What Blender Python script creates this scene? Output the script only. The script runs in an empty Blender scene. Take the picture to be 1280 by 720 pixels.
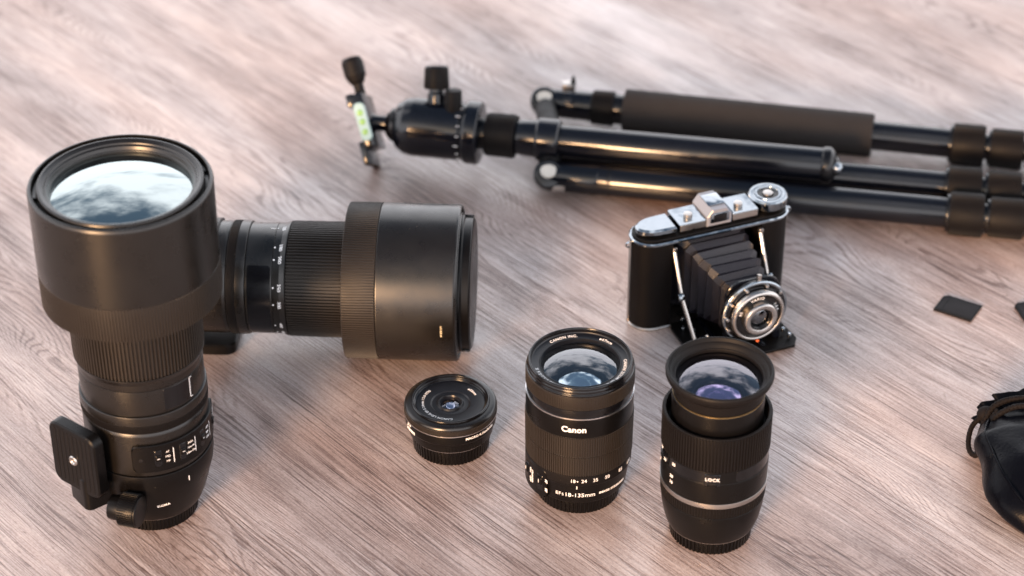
import bpy, bmesh, math, random
from mathutils import Vector, Matrix, noise
random.seed(7)
PI = math.pi
R = math.radians
S = 0.001                                   # everything below is measured in millimetres
scene = bpy.context.scene
COL = scene.collection

# ------------------------------------------------------------------ camera
cam = bpy.data.cameras.new("camera")
cam.sensor_width = 36; cam.lens = 81.6
cam.clip_start = 0.05; cam.clip_end = 200
cam.dof.use_dof = True; cam.dof.focus_distance = 1.655; cam.dof.aperture_fstop = 4.6
cam.dof.aperture_blades = 9
cam_o = bpy.data.objects.new("camera", cam); COL.objects.link(cam_o)
cam_o.location = (0, 0, 1.06954); cam_o.rotation_euler = (R(90 - 34.7), 0, 0)
scene.camera = cam_o

# ------------------------------------------------------------------ sky
SUN_EL, SUN_AZ = 15, 206                    # low and warm, behind and to the left of the camera (azimuth from +Y clockwise)
w = bpy.data.worlds.new("World"); scene.world = w; w.use_nodes = True
nt = w.node_tree; nt.nodes.clear()
def N(t, typ, **kw):
    n = t.nodes.new(typ)
    for k, v in kw.items():
        if k.startswith('i_'): n.inputs[k[2:].replace('_', ' ')].default_value = v
        else: setattr(n, k, v)
    return n
out = N(nt, 'ShaderNodeOutputWorld'); bg = N(nt, 'ShaderNodeBackground'); bg.inputs[1].default_value = 0.15
sky = N(nt, 'ShaderNodeTexSky', sky_type='NISHITA', sun_disc=False, sun_elevation=R(SUN_EL), sun_rotation=R(SUN_AZ))
sky.air_density = 1.2; sky.dust_density = 3; sky.ozone_density = .4
tc = N(nt, 'ShaderNodeTexCoord'); sx = N(nt, 'ShaderNodeSeparateXYZ'); nt.links.new(tc.outputs['Generated'], sx.inputs[0])
def wm(op, p, q, cl=False):
    n = N(nt, 'ShaderNodeMath', operation=op, use_clamp=cl)
    for i, v in enumerate((p, q)):
        if isinstance(v, (int, float)): n.inputs[i].default_value = v
        else: nt.links.new(v, n.inputs[i])
    return n.outputs[0]
zz = wm('MAXIMUM', sx.outputs[2], 0.0); den = wm('ADD', zz, .16)
cb = N(nt, 'ShaderNodeCombineXYZ'); nt.links.new(wm('DIVIDE', sx.outputs[0], den), cb.inputs[0]); nt.links.new(wm('DIVIDE', sx.outputs[1], den), cb.inputs[1])
cn = N(nt, 'ShaderNodeTexNoise'); cn.inputs['Scale'].default_value = 1.5; cn.inputs['Detail'].default_value = 8; cn.inputs['Roughness'].default_value = .58
cn.inputs['Distortion'].default_value = .25
nt.links.new(cb.outputs[0], cn.inputs['Vector'])
cover = wm('ADD', cn.outputs[0], wm('MULTIPLY', wm('SUBTRACT', .69, zz), .50))
cr = N(nt, 'ShaderNodeMapRange'); cr.interpolation_type = 'SMOOTHSTEP'; cr.inputs[1].default_value = .44; cr.inputs[2].default_value = .62
nt.links.new(cover, cr.inputs[0])
mx = N(nt, 'ShaderNodeMix', data_type='RGBA'); mx.inputs[7].default_value = (12.0, 12.0, 12.6, 1)
nt.links.new(cr.outputs[0], mx.inputs[0]); nt.links.new(sky.outputs[0], mx.inputs[6])
nt.links.new(mx.outputs[2], bg.inputs[0]); nt.links.new(bg.outputs[0], out.inputs[0])

# ------------------------------------------------------------------ sun
sl = bpy.data.lights.new("sun", 'SUN'); sl.energy = 5.0; sl.angle = R(16); sl.color = (1.0, .58, .29)
so = bpy.data.objects.new("sun", sl); COL.objects.link(so)
az = R(SUN_AZ); el = R(SUN_EL)
sd = Vector((math.sin(az) * math.cos(el), math.cos(az) * math.cos(el), math.sin(el)))
so.rotation_euler = sd.to_track_quat('Z', 'Y').to_euler(); so.location = sd * 5

vs = scene.view_settings
vs.view_transform = 'Standard'; vs.look = 'None'; vs.gamma = 1; vs.exposure = 0.70; vs.use_curve_mapping = False
scene.cycles.use_denoising = True; scene.cycles.max_bounces = 8; scene.cycles.caustics_reflective = False; scene.cycles.caustics_refractive = False

# ------------------------------------------------------------------ materials
def mat(name, col=(.02, .02, .02), rough=.5, metal=0, spec=.5, bump=0, bscale=900, dust=0, coat=0, bdist=.0003, mottled=0):
    m = bpy.data.materials.new(name); m.use_nodes = True; t = m.node_tree
    b = t.nodes['Principled BSDF']
    b.inputs['Base Color'].default_value = (*col, 1); b.inputs['Roughness'].default_value = rough
    b.inputs['Metallic'].default_value = metal; b.inputs['Specular IOR Level'].default_value = spec
    b.inputs['Coat Weight'].default_value = coat; b.inputs['Coat Roughness'].default_value = .08
    c = N(t, 'ShaderNodeTexCoord')
    if bump:
        n = N(t, 'ShaderNodeTexNoise'); n.inputs['Scale'].default_value = bscale; n.inputs['Detail'].default_value = 3
        k = N(t, 'ShaderNodeBump'); k.inputs['Strength'].default_value = bump; k.inputs['Distance'].default_value = bdist
        t.links.new(c.outputs['Object'], n.inputs['Vector']); t.links.new(n.outputs[0], k.inputs['Height']); t.links.new(k.outputs[0], b.inputs['Normal'])
    # uneven sheen from handling
    n2 = N(t, 'ShaderNodeTexNoise'); n2.inputs['Scale'].default_value = 60; n2.inputs['Detail'].default_value = 5
    mr = N(t, 'ShaderNodeMapRange'); mr.inputs[1].default_value = .3; mr.inputs[2].default_value = .7
    mr.inputs[3].default_value = max(0, rough - .05 - .5*mottled); mr.inputs[4].default_value = min(1, rough + .06 + .5*mottled)
    t.links.new(c.outputs['Object'], n2.inputs['Vector']); t.links.new(n2.outputs[0], mr.inputs[0]); t.links.new(mr.outputs[0], b.inputs['Roughness'])
    if dust:                                # pale specks of dust
        v = N(t, 'ShaderNodeTexVoronoi'); v.inputs['Scale'].default_value = 260; v.inputs['Randomness'].default_value = 1
        r = N(t, 'ShaderNodeValToRGB'); r.color_ramp.elements[0].position = .02; r.color_ramp.elements[0].color = (1, 1, 1, 1)
        r.color_ramp.elements[1].position = .07; r.color_ramp.elements[1].color = (0, 0, 0, 1)
        g = N(t, 'ShaderNodeTexNoise'); g.inputs['Scale'].default_value = 90
        gr = N(t, 'ShaderNodeMapRange'); gr.inputs[1].default_value = .55; gr.inputs[2].default_value = .7; gr.inputs[4].default_value = dust
        mu = N(t, 'ShaderNodeMath', operation='MULTIPLY'); x = N(t, 'ShaderNodeMix', data_type='RGBA')
        x.inputs[6].default_value = (*col, 1); x.inputs[7].default_value = (.35, .3, .25, 1)
        t.links.new(c.outputs['Object'], v.inputs['Vector']); t.links.new(c.outputs['Object'], g.inputs['Vector'])
        t.links.new(v.outputs[0], r.inputs[0]); t.links.new(g.outputs[0], gr.inputs[0])
        t.links.new(r.outputs[0], mu.inputs[0]); t.links.new(gr.outputs[0], mu.inputs[1])
        t.links.new(mu.outputs[0], x.inputs[0]); t.links.new(x.outputs[2], b.inputs['Base Color'])
    return m
M = {
 'satin': mat('satin_black_metal', (.005, .004, .0032), .29, spec=.46, dust=.6),
 'plastic': mat('black_plastic', (.003, .0026, .0026), .31, spec=.16, bump=.15, bscale=2200, dust=.6),
 'gloss': mat('gloss_black', (.004, .004, .005), .16, spec=.35),
 'rubber': mat('grip_rubber', (.016, .0125, .010), .45, spec=.32, bump=.2, bscale=2000, dust=.8),
 'rubber2': mat('dark_rubber', (.005, .0042, .0042), .5, spec=.13, bump=.2, bscale=2000, dust=.6),
 'inner': mat('baffle_black', (.003, .003, .0035), .55, spec=.12),
 'bezel': mat('name_ring_black', (.006, .0065, .009), .32, spec=.3),
 'white': mat('white_print', (.78, .76, .75), .5),
 'amber': mat('cream_print', (.62, .52, .33), .5),
 'silver': mat('silver_line', (.72, .70, .70), .28, metal=1),
 'gold': mat('brass_line', (.50, .36, .16), .3, metal=1),
 'chrome': mat('aged_chrome', (.26, .285, .31), .07, metal=1, mottled=.08, bump=1, bscale=22, bdist=.0030),
 'chromesat': mat('satin_chrome', (.44, .41, .385), .30, metal=1),
 'blackmet': mat('anodised_black', (.003, .0035, .006), .15, spec=.42),
 'foam': mat('foam_grip', (.021, .0185, .0180), .85, spec=.2, bump=.5, bscale=1500),
 'leather': mat('black_leatherette', (.003, .0025, .0025), .42, spec=.12, bump=.9, bscale=1300),
 'bellow': mat('bellows_leather', (.008, .0075, .012), .38, spec=.38, bump=.6, bscale=900),
 'pouch': mat('pouch_leather', (.002, .0023, .004), .27, spec=.05, bump=.7, bscale=380),
 'cord': mat('cord_black', (.005, .0035, .0035), .75, spec=.15, bump=.5, bscale=2500),
 'vial': mat('vial_green', (.20, .38, .10), .15, coat=.6),
 'vialcase': mat('vial_case', (.26, .38, .38), .18, coat=.6),
 'card': mat('card_plastic', (.004, .004, .005), .5, spec=.12),
 'cardlabel': mat('card_label', (.008, .007, .008), .5, spec=.15),
 'shoe': mat('grey_painted_metal', (.16, .17, .20), .32, spec=.6),
 'alu': mat('pale_aluminium', (.52, .49, .44), .40, spec=.6),
 'orange': mat('red_dot', (.8, .16, .05), .4),
}
def glassmat(name, tint, refl, ior, dark=(.25, .25, .3)):
    m = bpy.data.materials.new(name); m.use_nodes = True; t = m.node_tree; t.nodes.clear()
    o = N(t, 'ShaderNodeOutputMaterial'); x = N(t, 'ShaderNodeMixShader'); g = N(t, 'ShaderNodeBsdfGlossy'); tr = N(t, 'ShaderNodeBsdfTransparent')
    g.inputs['Color'].default_value = (*tint, 1); g.inputs['Roughness'].default_value = .01; tr.inputs[0].default_value = (*dark, 1)
    fr = N(t, 'ShaderNodeFresnel'); fr.inputs[0].default_value = ior
    a = N(t, 'ShaderNodeMath', operation='ADD', use_clamp=True); a.inputs[1].default_value = refl
    t.links.new(fr.outputs[0], a.inputs[0]); t.links.new(a.outputs[0], x.inputs[0]); t.links.new(tr.outputs[0], x.inputs[1]); t.links.new(g.outputs[0], x.inputs[2])
    t.links.new(x.outputs[0], o.inputs[0]); return m
M['glassA'] = glassmat('coated_glass_large', (.88, .98, .97), .26, 1.6, (.2, .22, .25))
M['glassC'] = glassmat('coated_glass_violet', (.95, .96, 1.0), .07, 1.55, (.8, .8, .85))
M['glassD'] = glassmat('coated_glass_lilac', (.95, .92, 1.0), .07, 1.5, (.75, .7, .8))
M['glassIn'] = glassmat('inner_glass', (.85, 1, .97), .75, 1.6, (.1, .1, .12))
M['glassInV'] = glassmat('inner_glass_violet', (.85, .80, 1.0), .60, 1.6, (.1, .1, .12))

def wood():
    m = bpy.data.materials.new('weathered_wood_floor'); m.use_nodes = True; t = m.node_tree; L = t.links.new
    b = t.nodes['Principled BSDF']; c = N(t, 'ShaderNodeTexCoord')
    rot = N(t, 'ShaderNodeVectorRotate', rotation_type='Z_AXIS'); rot.inputs['Angle'].default_value = R(48)
    L(c.outputs['Object'], rot.inputs['Vector'])
    def noi(sx, sy, det=3, rough=.5, off=0, dist=0):
        mp = N(t, 'ShaderNodeMapping'); mp.inputs['Scale'].default_value = (sx, sy, 1); mp.inputs['Location'].default_value = (off, off*.7, 0)
        n = N(t, 'ShaderNodeTexNoise'); n.inputs['Scale'].default_value = 1; n.inputs['Detail'].default_value = det; n.inputs['Roughness'].default_value = rough
        n.inputs['Distortion'].default_value = dist
        L(rot.outputs[0], mp.inputs[0]); L(mp.outputs[0], n.inputs['Vector']); return n.outputs[0]
    def mth(op, a, bb, cl=False):
        n = N(t, 'ShaderNodeMath', operation=op, use_clamp=cl)
        for i, v in enumerate((a, bb)):
            if v is None: continue
            if isinstance(v, (int, float)): n.inputs[i].default_value = v
            else: L(v, n.inputs[i])
        return n.outputs[0]
    def rng(a, lo, hi, o0=0, o1=1):
        n = N(t, 'ShaderNodeMapRange'); n.interpolation_type = 'SMOOTHSTEP'; L(a, n.inputs[0])
        for i, v in zip((1, 2, 3, 4), (lo, hi, o0, o1)): n.inputs[i].default_value = v
        return n.outputs[0]
    # bend the grain a little so that no streak runs dead straight
    base = rot.outputs[0]
    warp = mth('MULTIPLY', mth('SUBTRACT', noi(3, 7, 2, .5, 88), .5), .016)
    warp = mth('ADD', warp, mth('MULTIPLY', mth('SUBTRACT', noi(16, 30, 2, .5, 61), .5), .0022))
    cw = N(t, 'ShaderNodeCombineXYZ'); L(warp, cw.inputs[1])
    va = N(t, 'ShaderNodeVectorMath', operation='ADD'); L(base, va.inputs[0]); L(cw.outputs[0], va.inputs[1])
    sep = N(t, 'ShaderNodeSeparateXYZ'); L(base, sep.inputs[0])
    field = noi(3.4, 11, 1.8, .45, 3.1)
    wob = noi(30, 120, 3, .6, 9)
    ph = mth('ADD', mth('ADD', mth('MULTIPLY', sep.outputs[1], 1900), mth('MULTIPLY', field, 290)), mth('MULTIPLY', wob, 3))
    ring = rng(mth('SINE', ph, None), .15, .95)                     # growth rings and cathedral arches
    ringmask = rng(noi(2.4, 7, 2, .5, 21), .45, .58)
    ringw = mth('MULTIPLY', mth('MULTIPLY', ring, ringmask), rng(noi(20, 300, 3, .65, 4), .34, .58))
    rot_out = va.outputs[0]
    def nw(sx, sy, det=3, rough=.5, off=0, dist=0):
        mp = N(t, 'ShaderNodeMapping'); mp.inputs['Scale'].default_value = (sx, sy, 1); mp.inputs['Location'].default_value = (off, off*.7, 0)
        n = N(t, 'ShaderNodeTexNoise'); n.inputs['Scale'].default_value = 1; n.inputs['Detail'].default_value = det; n.inputs['Roughness'].default_value = rough
        n.inputs['Distortion'].default_value = dist
        L(rot_out, mp.inputs[0]); L(mp.outputs[0], n.inputs['Vector']); return n.outputs[0]
    line1 = rng(nw(9, 640, 4, .62, 1), .50, .64)                   # dark thin grain lines
    line2 = rng(nw(13, 1050, 3, .6, 6), .50, .64)
    pore = rng(nw(70, 700, 2, .6, 13), .60, .70)
    pale = rng(nw(11, 300, 3, .6, 17), .54, .70)
    dens = rng(nw(3.5, 22, 3, .55, 25), .34, .62, .45, 1)           # where the grain is strong
    blot = noi(9, 26, 5, .62, 31)
    big = noi(2.2, 9, 3, .5, 41)
    grit = noi(420, 700, 2, .6, 3)
    knot = rng(noi(26, 40, 4, .65, 52, .8), .665, .74)
    v = mth('ADD', .67, mth('MULTIPLY', mth('SUBTRACT', blot, .5), .60))
    v = mth('ADD', v, mth('MULTIPLY', mth('SUBTRACT', big, .5), .85))
    v = mth('ADD', v, mth('MULTIPLY', mth('SUBTRACT', grit, .5), .38))
    v = mth('SUBTRACT', v, mth('MULTIPLY', mth('MULTIPLY', line1, dens), .31))
    v = mth('SUBTRACT', v, mth('MULTIPLY', mth('MULTIPLY', line2, dens), .38))
    v = mth('SUBTRACT', v, mth('MULTIPLY', pore, .20))
    v = mth('ADD', v, mth('MULTIPLY', pale, .13))
    v = mth('SUBTRACT', v, mth('MULTIPLY', ringw, .27))
    v = mth('SUBTRACT', v, mth('MULTIPLY', knot, .28), True)
    cr = N(t, 'ShaderNodeValToRGB'); e = cr.color_ramp.elements
    e[0].position = 0; e[0].color = (.055, .032, .025, 1); e[1].position = .95; e[1].color = (.60, .53, .50, 1)
    for p, q in ((.26, (.125, .076, .062)), (.48, (.240, .184, .164)), (.68, (.38, .312, .290))):
        k = e.new(p); k.color = (*q, 1)
    L(v, cr.inputs[0])
    tint = N(t, 'ShaderNodeMix', data_type='RGBA', blend_type='MULTIPLY'); tint.inputs[0].default_value = 1
    tr = N(t, 'ShaderNodeValToRGB'); tr.color_ramp.elements[0].position = .35; tr.color_ramp.elements[0].color = (1.0, .91, .86, 1)
    tr.color_ramp.elements[1].position = .65; tr.color_ramp.elements[1].color = (.95, .97, 1.0, 1)
    L(noi(3, 14, 3, .5, 71), tr.inputs[0]); L(cr.outputs[0], tint.inputs[6]); L(tr.outputs[0], tint.inputs[7])
    L(tint.outputs[2], b.inputs['Base Color'])
    L(rng(v, .15, .75, .50, .29), b.inputs['Roughness']); b.inputs['Specular IOR Level'].default_value = 1.0
    bp = N(t, 'ShaderNodeBump'); bp.inputs['Strength'].default_value = .5; bp.inputs['Distance'].default_value = .0006
    L(v, bp.inputs['Height']); L(bp.outputs[0], b.inputs['Normal'])
    return m
M['wood'] = wood()

# ------------------------------------------------------------------ mesh helpers (mm in, metres out)
class MB:
    def __init__(s): s.v = []; s.f = []
    def add(s, vs, fs, mtx=None):
        o = len(s.v)
        s.v += [(mtx @ Vector(p)) if mtx else Vector(p) for p in vs]
        s.f += [tuple(i + o for i in f) for f in fs]; return s
    def merge(s, other, mtx=None): return s.add(other.v, other.f, mtx)
    def build(s, name, m, parent=None, sharp=32, mtx=None, flat=False):
        me = bpy.data.meshes.new(name)
        me.from_pydata([((mtx @ v) if mtx else v) * S for v in s.v], [], s.f); me.validate()
        b = bmesh.new(); b.from_mesh(me); bmesh.ops.remove_doubles(b, verts=b.verts, dist=1e-7)
        bmesh.ops.recalc_face_normals(b, faces=b.faces); b.to_mesh(me); b.free()
        me.materials.append(m)
        if not flat:
            me.shade_smooth(); me.set_sharp_from_angle(angle=R(sharp))
        o = bpy.data.objects.new(name, me); COL.objects.link(o)
        if parent: o.parent = parent
        return o
def fillet(prof, rad):
    if rad <= 0: return prof
    out = [prof[0]]
    for i in range(1, len(prof) - 1):
        a, b, c = (Vector(prof[j]) for j in (i - 1, i, i + 1))
        d1, d2 = a - b, c - b; l = min(rad, d1.length * .45, d2.length * .45)
        if l < .02 or d1.length < 1e-6 or d2.length < 1e-6 or d1.angle(d2) > 3.0: out.append(prof[i]); continue
        p, q = b + d1.normalized() * l, b + d2.normalized() * l
        for k in (0, .33, .67, 1): out.append(tuple((p * (1 - k) + b * k) * (1 - k) + (b * (1 - k) + q * k) * k))
    return out + [prof[-1]]
def lathe(prof, seg=128, fil=.35, a0=0, a1=2 * PI, mtx=None):
    prof = fillet(prof, fil); full = abs(a1 - a0 - 2 * PI) < 1e-6
    n = seg if full else seg + 1; vs = []; fs = []; k = len(prof)
    for i in range(n):
        a = a0 + (a1 - a0) * i / seg
        for r, z in prof: vs.append((r * math.cos(a), r * math.sin(a), z))
    for i in range(seg):
        j = (i + 1) % n
        for q in range(k - 1):
            fs.append((i * k + q, j * k + q, j * k + q + 1, i * k + q + 1))
    return MB().add(vs, fs, mtx)
def ribs(z0, z1, r0, r1, n, d=.6, duty=.55, inner=3, ch=.4):
    """knurled ring: n ribs round a cylinder between z0 and z1"""
    rings = [(z0, -inner), (z0, -d - .2), (z0 + ch, 0), (z1 - ch, 0), (z1, -d - .2), (z1, -inner)]
    vs = []; fs = []; m = n * 4
    for z, e in rings:
        rr = r0 + (r1 - r0) * (z - z0) / (z1 - z0)
        for i in range(n):
            a = 2 * PI * i / n; w_ = 2 * PI / n
            for f, dd in ((0, 1), (.12, 0), (duty, 0), (duty + .12, 1)):
                q = rr + e - (d * dd if e == 0 else 0); vs.append((q * math.cos(a + f * w_), q * math.sin(a + f * w_), z))
    for k in range(len(rings) - 1):
        for i in range(m):
            j = (i + 1) % m; fs.append((k * m + i, k * m + j, (k + 1) * m + j, (k + 1) * m + i))
    return MB().add(vs, fs)
def box(x0, x1, y0, y1, z0, z1, bev=0, seg=2, mtx=None):
    b = bmesh.new(); bmesh.ops.create_cube(b, size=1)
    for v in b.verts: v.co = Vector(((x0 + x1) / 2 + v.co.x * (x1 - x0), (y0 + y1) / 2 + v.co.y * (y1 - y0), (z0 + z1) / 2 + v.co.z * (z1 - z0)))
    if bev: bmesh.ops.bevel(b, geom=list(b.edges), offset=bev, segments=seg, profile=.5, affect='EDGES')
    b.verts.index_update(); r = MB().add([v.co.copy() for v in b.verts], [[v.index for v in f.verts] for f in b.faces], mtx); b.free(); return r
def rprism(pts, z0, z1, bev=.5, mtx=None):
    """prism over a polygon in x, y with small bevels top and bottom"""
    n = len(pts); c = Vector((sum(p[0] for p in pts) / n, sum(p[1] for p in pts) / n))
    def off(s):
        o = []
        for i in range(n):
            a, p, q = Vector(pts[i - 1]), Vector(pts[i]), Vector(pts[(i + 1) % n])
            t1 = (p - a).normalized(); t2 = (q - p).normalized(); nn = Vector((-(t1 + t2).y, (t1 + t2).x)).normalized()
            o.append(p + nn * s)
        return o
    area = sum(pts[i - 1][0] * pts[i][1] - pts[i][0] * pts[i - 1][1] for i in range(n)); sg = 1 if area > 0 else -1
    vs = []; fs = []
    for z, s in ((z0, bev), (z0 + bev, 0), (z1 - bev, 0), (z1, bev)):
        vs += [(p.x, p.y, z) for p in off(s * sg)]
    for k in range(3):
        for i in range(n):
            j = (i + 1) % n; fs.append((k * n + i, k * n + j, (k + 1) * n + j, (k + 1) * n + i))
    fs.append(tuple(range(n))[::-1]); fs.append(tuple(3 * n + i for i in range(n)))
    return MB().add(vs, fs, mtx)
def rrect(w_, h_, r_, seg=5, cx=0, cy=0):
    p = []
    for sx, sy, a0 in ((1, -1, -90), (1, 1, 0), (-1, 1, 90), (-1, -1, 180)):
        for k in range(seg + 1):
            a = R(a0 + 90 * k / seg); p.append((cx + sx * (w_ / 2 - r_) + r_ * math.cos(a), cy + sy * (h_ / 2 - r_) + r_ * math.sin(a)))
    return p
def along(p0, p1, roll=0):
    """matrix that lays local z from p0 towards p1"""
    p0, p1 = Vector(p0), Vector(p1)
    return Matrix.Translation(p0) @ (p1 - p0).to_track_quat('Z', 'Y').to_matrix().to_4x4() @ Matrix.Rotation(roll, 4, 'Z')
def tube(pts, r, seg=10, caps=True, rf=None):
    vs = []; fs = []; n = len(pts); P = [Vector(p) for p in pts]; up = Vector((0, 0, 1)); prev = None
    for i, p in enumerate(P):
        t = (P[min(i + 1, n - 1)] - P[max(i - 1, 0)]).normalized()
        x = (prev - t * prev.dot(t)) if prev is not None else t.cross(up if abs(t.z) < .9 else Vector((1, 0, 0)))
        x.normalize(); prev = x; y = t.cross(x); rr = rf(i) if rf else r
        for k in range(seg):
            a = 2 * PI * k / seg; vs.append(p + x * rr * math.cos(a) + y * rr * math.sin(a))
    for i in range(n - 1):
        for k in range(seg):
            j = (k + 1) % seg; fs.append((i * seg + k, i * seg + j, (i + 1) * seg + j, (i + 1) * seg + k))
    if caps: fs += [tuple(range(seg))[::-1], tuple((n - 1) * seg + k for k in range(seg))]
    return MB().add(vs, fs)

def letters(s, size, bold=0, spacing=1.0, align='CENTER'):
    c = bpy.data.curves.new('t', 'FONT'); c.body = s; c.size = size / .7; c.align_x = align; c.align_y = 'CENTER'
    c.offset = bold * size; c.space_character = spacing; c.resolution_u = 3; c.extrude = 0
    o = bpy.data.objects.new('t', c); COL.objects.link(o); dg = bpy.context.evaluated_depsgraph_get()
    me = bpy.data.meshes.new_from_object(o.evaluated_get(dg)); b = bmesh.new(); b.from_mesh(me)
    bmesh.ops.triangulate(b, faces=b.faces)
    long_ = [e for e in b.edges if e.calc_length() > size * .6]
    if long_: bmesh.ops.subdivide_edges(b, edges=long_, cuts=1)
    b.verts.index_update(); r = ([v.co.copy() for v in b.verts], [[v.index for v in f.verts] for f in b.faces])
    b.free(); bpy.data.meshes.remove(me); bpy.data.objects.remove(o); bpy.data.curves.remove(c); return r
def solid(vs, fs, fn, d=.12):
    """letters as thin slabs: fn maps (x, y, height) into place"""
    n = len(vs); out_ = [fn(v.x, v.y, d) for v in vs] + [fn(v.x, v.y, -.1) for v in vs]; F = [tuple(f) for f in fs] + [tuple(i + n for i in f[::-1]) for f in fs]
    cnt = {}
    for f in fs:
        for i in range(len(f)):
            e = (f[i], f[(i + 1) % len(f)]); cnt[e] = 1
    for a, b in cnt:
        if (b, a) not in cnt: F.append((a, b, b + n, a + n))
    return MB().add(out_, F)
def text_cyl(s, size, rad, th, z, name, m, parent, bold=0, spacing=1, slope=0, rot=0, align='CENTER'):
    """print round a barrel; th = angle of its middle in degrees; rot turns the line on the surface"""
    vs, fs = letters(s, size, bold, spacing, align); cr_, sr_ = math.cos(R(rot)), math.sin(R(rot))
    def fn(x, y, h):
        x, y = x * cr_ - y * sr_, x * sr_ + y * cr_
        rr = rad + slope * y + h; a = R(th) + x / rad; return Vector((rr * math.cos(a), rr * math.sin(a), z + y))
    return solid(vs, fs, fn).build(name, m, parent, flat=True)
def text_ring(s, size, rad, th, z, name, m, parent, bold=0, spacing=1, slope=0):
    """print on a face ring, read clockwise, letter tops outward"""
    vs, fs = letters(s, size, bold, spacing)
    def fn(x, y, h):
        a = R(th) - x / rad; return Vector(((rad + y) * math.cos(a), (rad + y) * math.sin(a), z + slope * y + h))
    return solid(vs, fs, fn).build(name, m, parent, flat=True)
def patch(z0, z1, rad, t0, t1, h, seg=24, rz=1.5):
    """raised panel wrapped on a barrel, t0..t1 degrees, rounded corners"""
    vs = []; fs = []; base = rrect(R(t1 - t0) * rad, z1 - z0, rz, 4); n = 0
    # resample long edges so the panel follows the curve
    pts = []
    for i, p in enumerate(base):
        q = base[(i + 1) % len(base)]; L_ = math.dist(p, q); k = max(1, int(L_ / 2.5))
        for j in range(k): pts.append((p[0] + (q[0] - p[0]) * j / k, p[1] + (q[1] - p[1]) * j / k))
    cx = R((t0 + t1) / 2); cz = (z0 + z1) / 2; n = len(pts)
    def at(x, y, r_): a = cx + x / rad; return (r_ * math.cos(a), r_ * math.sin(a), cz + y)
    for s_, r_ in ((1, rad - 1), (1, rad + h - .5), (1 - .5 / ((z1 - z0) / 2), rad + h)):
        vs += [at(x * (1 if s_ == 1 else 1 - .5 / (R(t1 - t0) * rad / 2)), y * s_, r_) for x, y in pts]
    for k in range(2):
        for i in range(n): j = (i + 1) % n; fs.append((k * n + i, k * n + j, (k + 1) * n + j, (k + 1) * n + i))
    # top: strips across between mirrored points of equal x
    W = R(t1 - t0) * rad / 2 - .5; H_ = (z1 - z0) / 2 - .5; m_ = max(6, int(W)); o = len(vs)
    for i in range(m_ + 1):
        x = -W + 2 * W * i / m_; dx = max(0, abs(x) - (W - rz)); yy = H_ - (rz - math.sqrt(max(0, rz * rz - dx * dx)))
        vs += [at(x, -yy, rad + h), at(x, yy, rad + h)]
    for i in range(m_): fs.append((o + 2 * i, o + 2 * i + 2, o + 2 * i + 3, o + 2 * i + 1))
    return MB().add(vs, fs)

def thing(name, label, cat, loc=(0, 0, 0), rot=None, group=None):
    o = bpy.data.objects.new(name, None); COL.objects.link(o); o.empty_display_size = .02
    o.location = Vector(loc) * S
    if rot is not None: o.rotation_euler = rot
    o['label'] = label; o['category'] = cat
    if group: o['group'] = group
    return o
def cyl(r0, r1=None, h=1, fil=.5, seg=64, z=0):
    r1 = r0 if r1 is None else r1
    return lathe([(0, z), (r0, z), (r1, z + h), (0, z + h)], seg, fil)
def dome(r, sag, z, seg=96, rings=14, up=1):
    """spherical cap of radius r and sagitta sag"""
    prof = []; rad = (r * r + sag * sag) / (2 * sag)
    for i in range(rings + 1):
        q = r * (1 - i / rings); prof.append((q, z + up * (math.sqrt(rad * rad - q * q) - (rad - sag))))
    return lathe(prof, seg, 0)

# ------------------------------------------------------------------ floor
fb = bmesh.new(); bmesh.ops.create_grid(fb, x_segments=4, y_segments=4, size=4)
fm = bpy.data.meshes.new('floor'); fb.to_mesh(fm); fb.free(); fm.materials.append(M['wood'])
floor = bpy.data.objects.new('floor', fm); COL.objects.link(floor); floor.location = (0, 1.5, 0); floor['kind'] = 'structure'

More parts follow.
